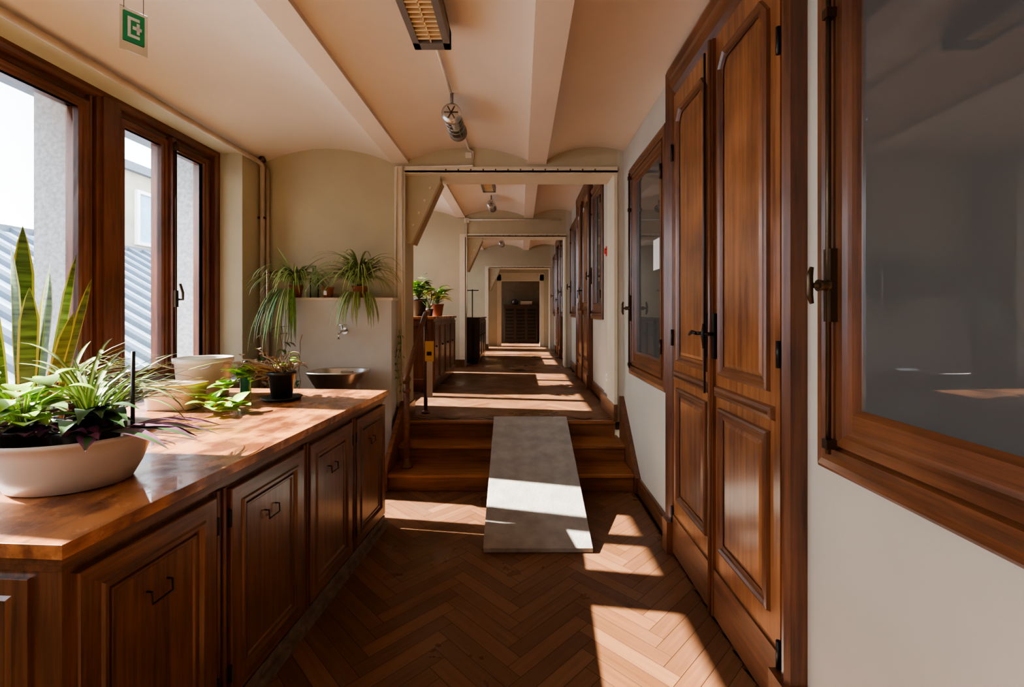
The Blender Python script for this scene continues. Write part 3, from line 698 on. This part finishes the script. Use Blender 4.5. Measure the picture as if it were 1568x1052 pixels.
for _ in range(34):
    a=R(-2.6,-.6); b.blade((c8.x+math.cos(a)*R(.05,.2),c8.y-R(.13,.19),c8.z+.05),a,-.9,-1.57,R(.15,.38),.007,LEAF,LEAFS,n=7)
b.obj('potted_spider_plant')
b=B(); b.lathe((-1.935,4.27,1.646),[(.038,0),(.04,.01),(.04,.17),(.015,.23),(.014,.28),(.017,.285),(.017,.30)],BGLASS,20,cap1=True); b.obj('glass_bottle')
b=B(); pot(b,(-1.80,4.26,1.646),.05,.10,TERRA); b.tube([(-1.80,4.26,1.72),(-1.79,4.25,1.79)],.003,DRY); b.box(-1.82,-1.79,4.204,4.208,1.67,1.71,PAPER); b.obj('terracotta_pot')
b=B()
for s_ in range(12):
    x=-2.38+s_*.035; p=Vector((x,4.16,1.66 if s_%3==0 else R(1.05,1.35))); pts=[p]
    for q in range(9):
        p=p+Vector((R(-.02,.02),R(-.015,.005),-.07)); pts.append(p)
        if q>2 and random.random()<.8: b.blade(p,R(-3.1,0),R(-.2,.4),R(-1.2,-.6),.11,.018,random.choice([LEAF,DRY,LEAFD]),n=5,shape='lance')
    b.tube(pts,.003,DRY,5)
b.obj('hanging_dry_vine')
b=B(); 
for s_ in range(3):
    p=Vector((-1.165+s_*.015,4.34,1.35)); pts=[p]
    for q in range(9):
        p=p+Vector((R(-.015,.015),0,-.065)); pts.append(p)
        b.blade(p,R(-2.6,-.6),.2,-1.1,.07,.008,LEAF,n=5,shape='lance')
    b.tube(pts,.002,LEAF,5)
b.obj('hanging_vine')
def bushy(name,c,r,h,col,n,L,pm=PLBLK,fl=False):
    b=B(); pot(b,c,r,h,pm)
    for _ in range(n):
        az=R(0,6.28); p=Vector((c[0],c[1],c[2]+h)); q=p+Vector((math.cos(az)*R(.02,.10),math.sin(az)*R(.02,.10),R(.05,.22)))
        b.tube([p,q],.003,LEAF,5); b.blade(q,az,R(0,.9),R(-.8,.0),L*R(.7,1.2),L*.22,random.choice(col),n=6,shape='lance')
    if fl:
        for _ in range(12):
            q=Vector((c[0]+R(-.12,.12),c[1]+R(-.08,.08),c[2]+h+R(.2,.36)))
            for k in range(5): b.blade(q,k*1.256,.4,-.2,.04,.016,PAPER,n=4,shape='heart')
    b.obj(name)
bushy('potted_flowering_plant',(-1.42,6.36,1.462),.11,.24,[LEAF,LEAFL],80,.17,PLBLK,True)
bushy('potted_houseplant',(-1.24,6.80,1.462),.09,.18,[LEAFL,LEAF],60,.18,TERRA)
bushy('potted_houseplant',(-1.24,6.20,1.462),.05,.10,[LEAFD,PURP],24,.08,PLBLK)

# ---------------------------------------------------------------- outside
b=B()
A0=Vector((-3.6,0,-.3)); A1=Vector((-9.5,0,3.05)); sl=(A1-A0)
y=-8.0
while y<40:
    w=.42
    b.poly([(A0.x,y,A0.z),(A0.x,y+w,A0.z),(A1.x,y+w,A1.z),(A1.x,y,A1.z)],ROOFW)
    b.prism([(A0.x,y,A0.z),(A0.x,y+.13,A0.z),(A0.x,y+.13,A0.z+.09),(A0.x,y,A0.z+.09)],sl,ROOFD)
    y+=w
b.box(-9.7,-9.4,-8,40,2.95,3.12,ROOFD)
b.poly([(-9.6,-8,3.05),(-9.6,40,3.05),(-15,40,0),(-15,-8,0)],ROOFD)
b.obj('neighbouring_roof',recalc=False)
b=B(); b.box(-15.2,-14,16,40,-3,6.6,FACADE); b.box(-15.3,-13.8,15.9,40.2,6.6,6.9,ROOFD)
for kk in range(8):
    yy=16.5+kk*2.4
    for zz in (1.0,4.0):
        b.ring(lambda a,bb,d:(-14+d,a,bb),rect(yy,yy+1.1,zz,zz+2.0),[(0,0),(0,.12),(.12,.12),(.12,.02)],PAPER,BLUEG)
b.obj('neighbouring_building')
b=B()
b.poly([(-60,-60,-3),(60,-60,-3),(60,80,-3),(-60,80,-3)],STONE); b.obj('ground_outside')

# ---------------------------------------------------------------- camera, light, world
cam=bpy.data.cameras.new('camera'); co=bpy.data.objects.new('camera',cam); bpy.context.scene.collection.objects.link(co)
co.location=(0,0,H); co.rotation_euler=(math.pi/2,0,0); cam.sensor_width=36; cam.lens=16.0; cam.shift_x=-13/1568; cam.shift_y=-46/1568; cam.clip_start=.02; cam.clip_end=300
bpy.context.scene.camera=co
try: bpy.context.scene.view_settings.look='AgX - Medium High Contrast'
except Exception as ex: print('look',ex)
sun=bpy.data.lights.new('sun','SUN'); sun.energy=46; sun.angle=.009; sun.color=(1,.94,.85)
so=bpy.data.objects.new('sun',sun); bpy.context.scene.collection.objects.link(so)
so.rotation_euler=Vector((1,-.155,-.715)).to_track_quat('-Z','Y').to_euler(); so.location=(-10,2,10)
w=bpy.data.worlds.new('world'); bpy.context.scene.world=w; w.use_nodes=True; nt=w.node_tree
bg=nt.nodes['Background']; tcn=nt.nodes.new('ShaderNodeTexCoord'); sp=nt.nodes.new('ShaderNodeSeparateXYZ'); nt.links.new(tcn.outputs['Generated'],sp.inputs[0])
rp=nt.nodes.new('ShaderNodeValToRGB'); rp.color_ramp.elements[0].position=0;rp.color_ramp.elements[0].color=(1,.98,.96,1);rp.color_ramp.elements[1].position=.8;rp.color_ramp.elements[1].color=(.5,.68,.95,1)
nt.links.new(sp.outputs['Z'],rp.inputs['Fac']); nt.links.new(rp.outputs['Color'],bg.inputs['Color']); bg.inputs['Strength'].default_value=9.0
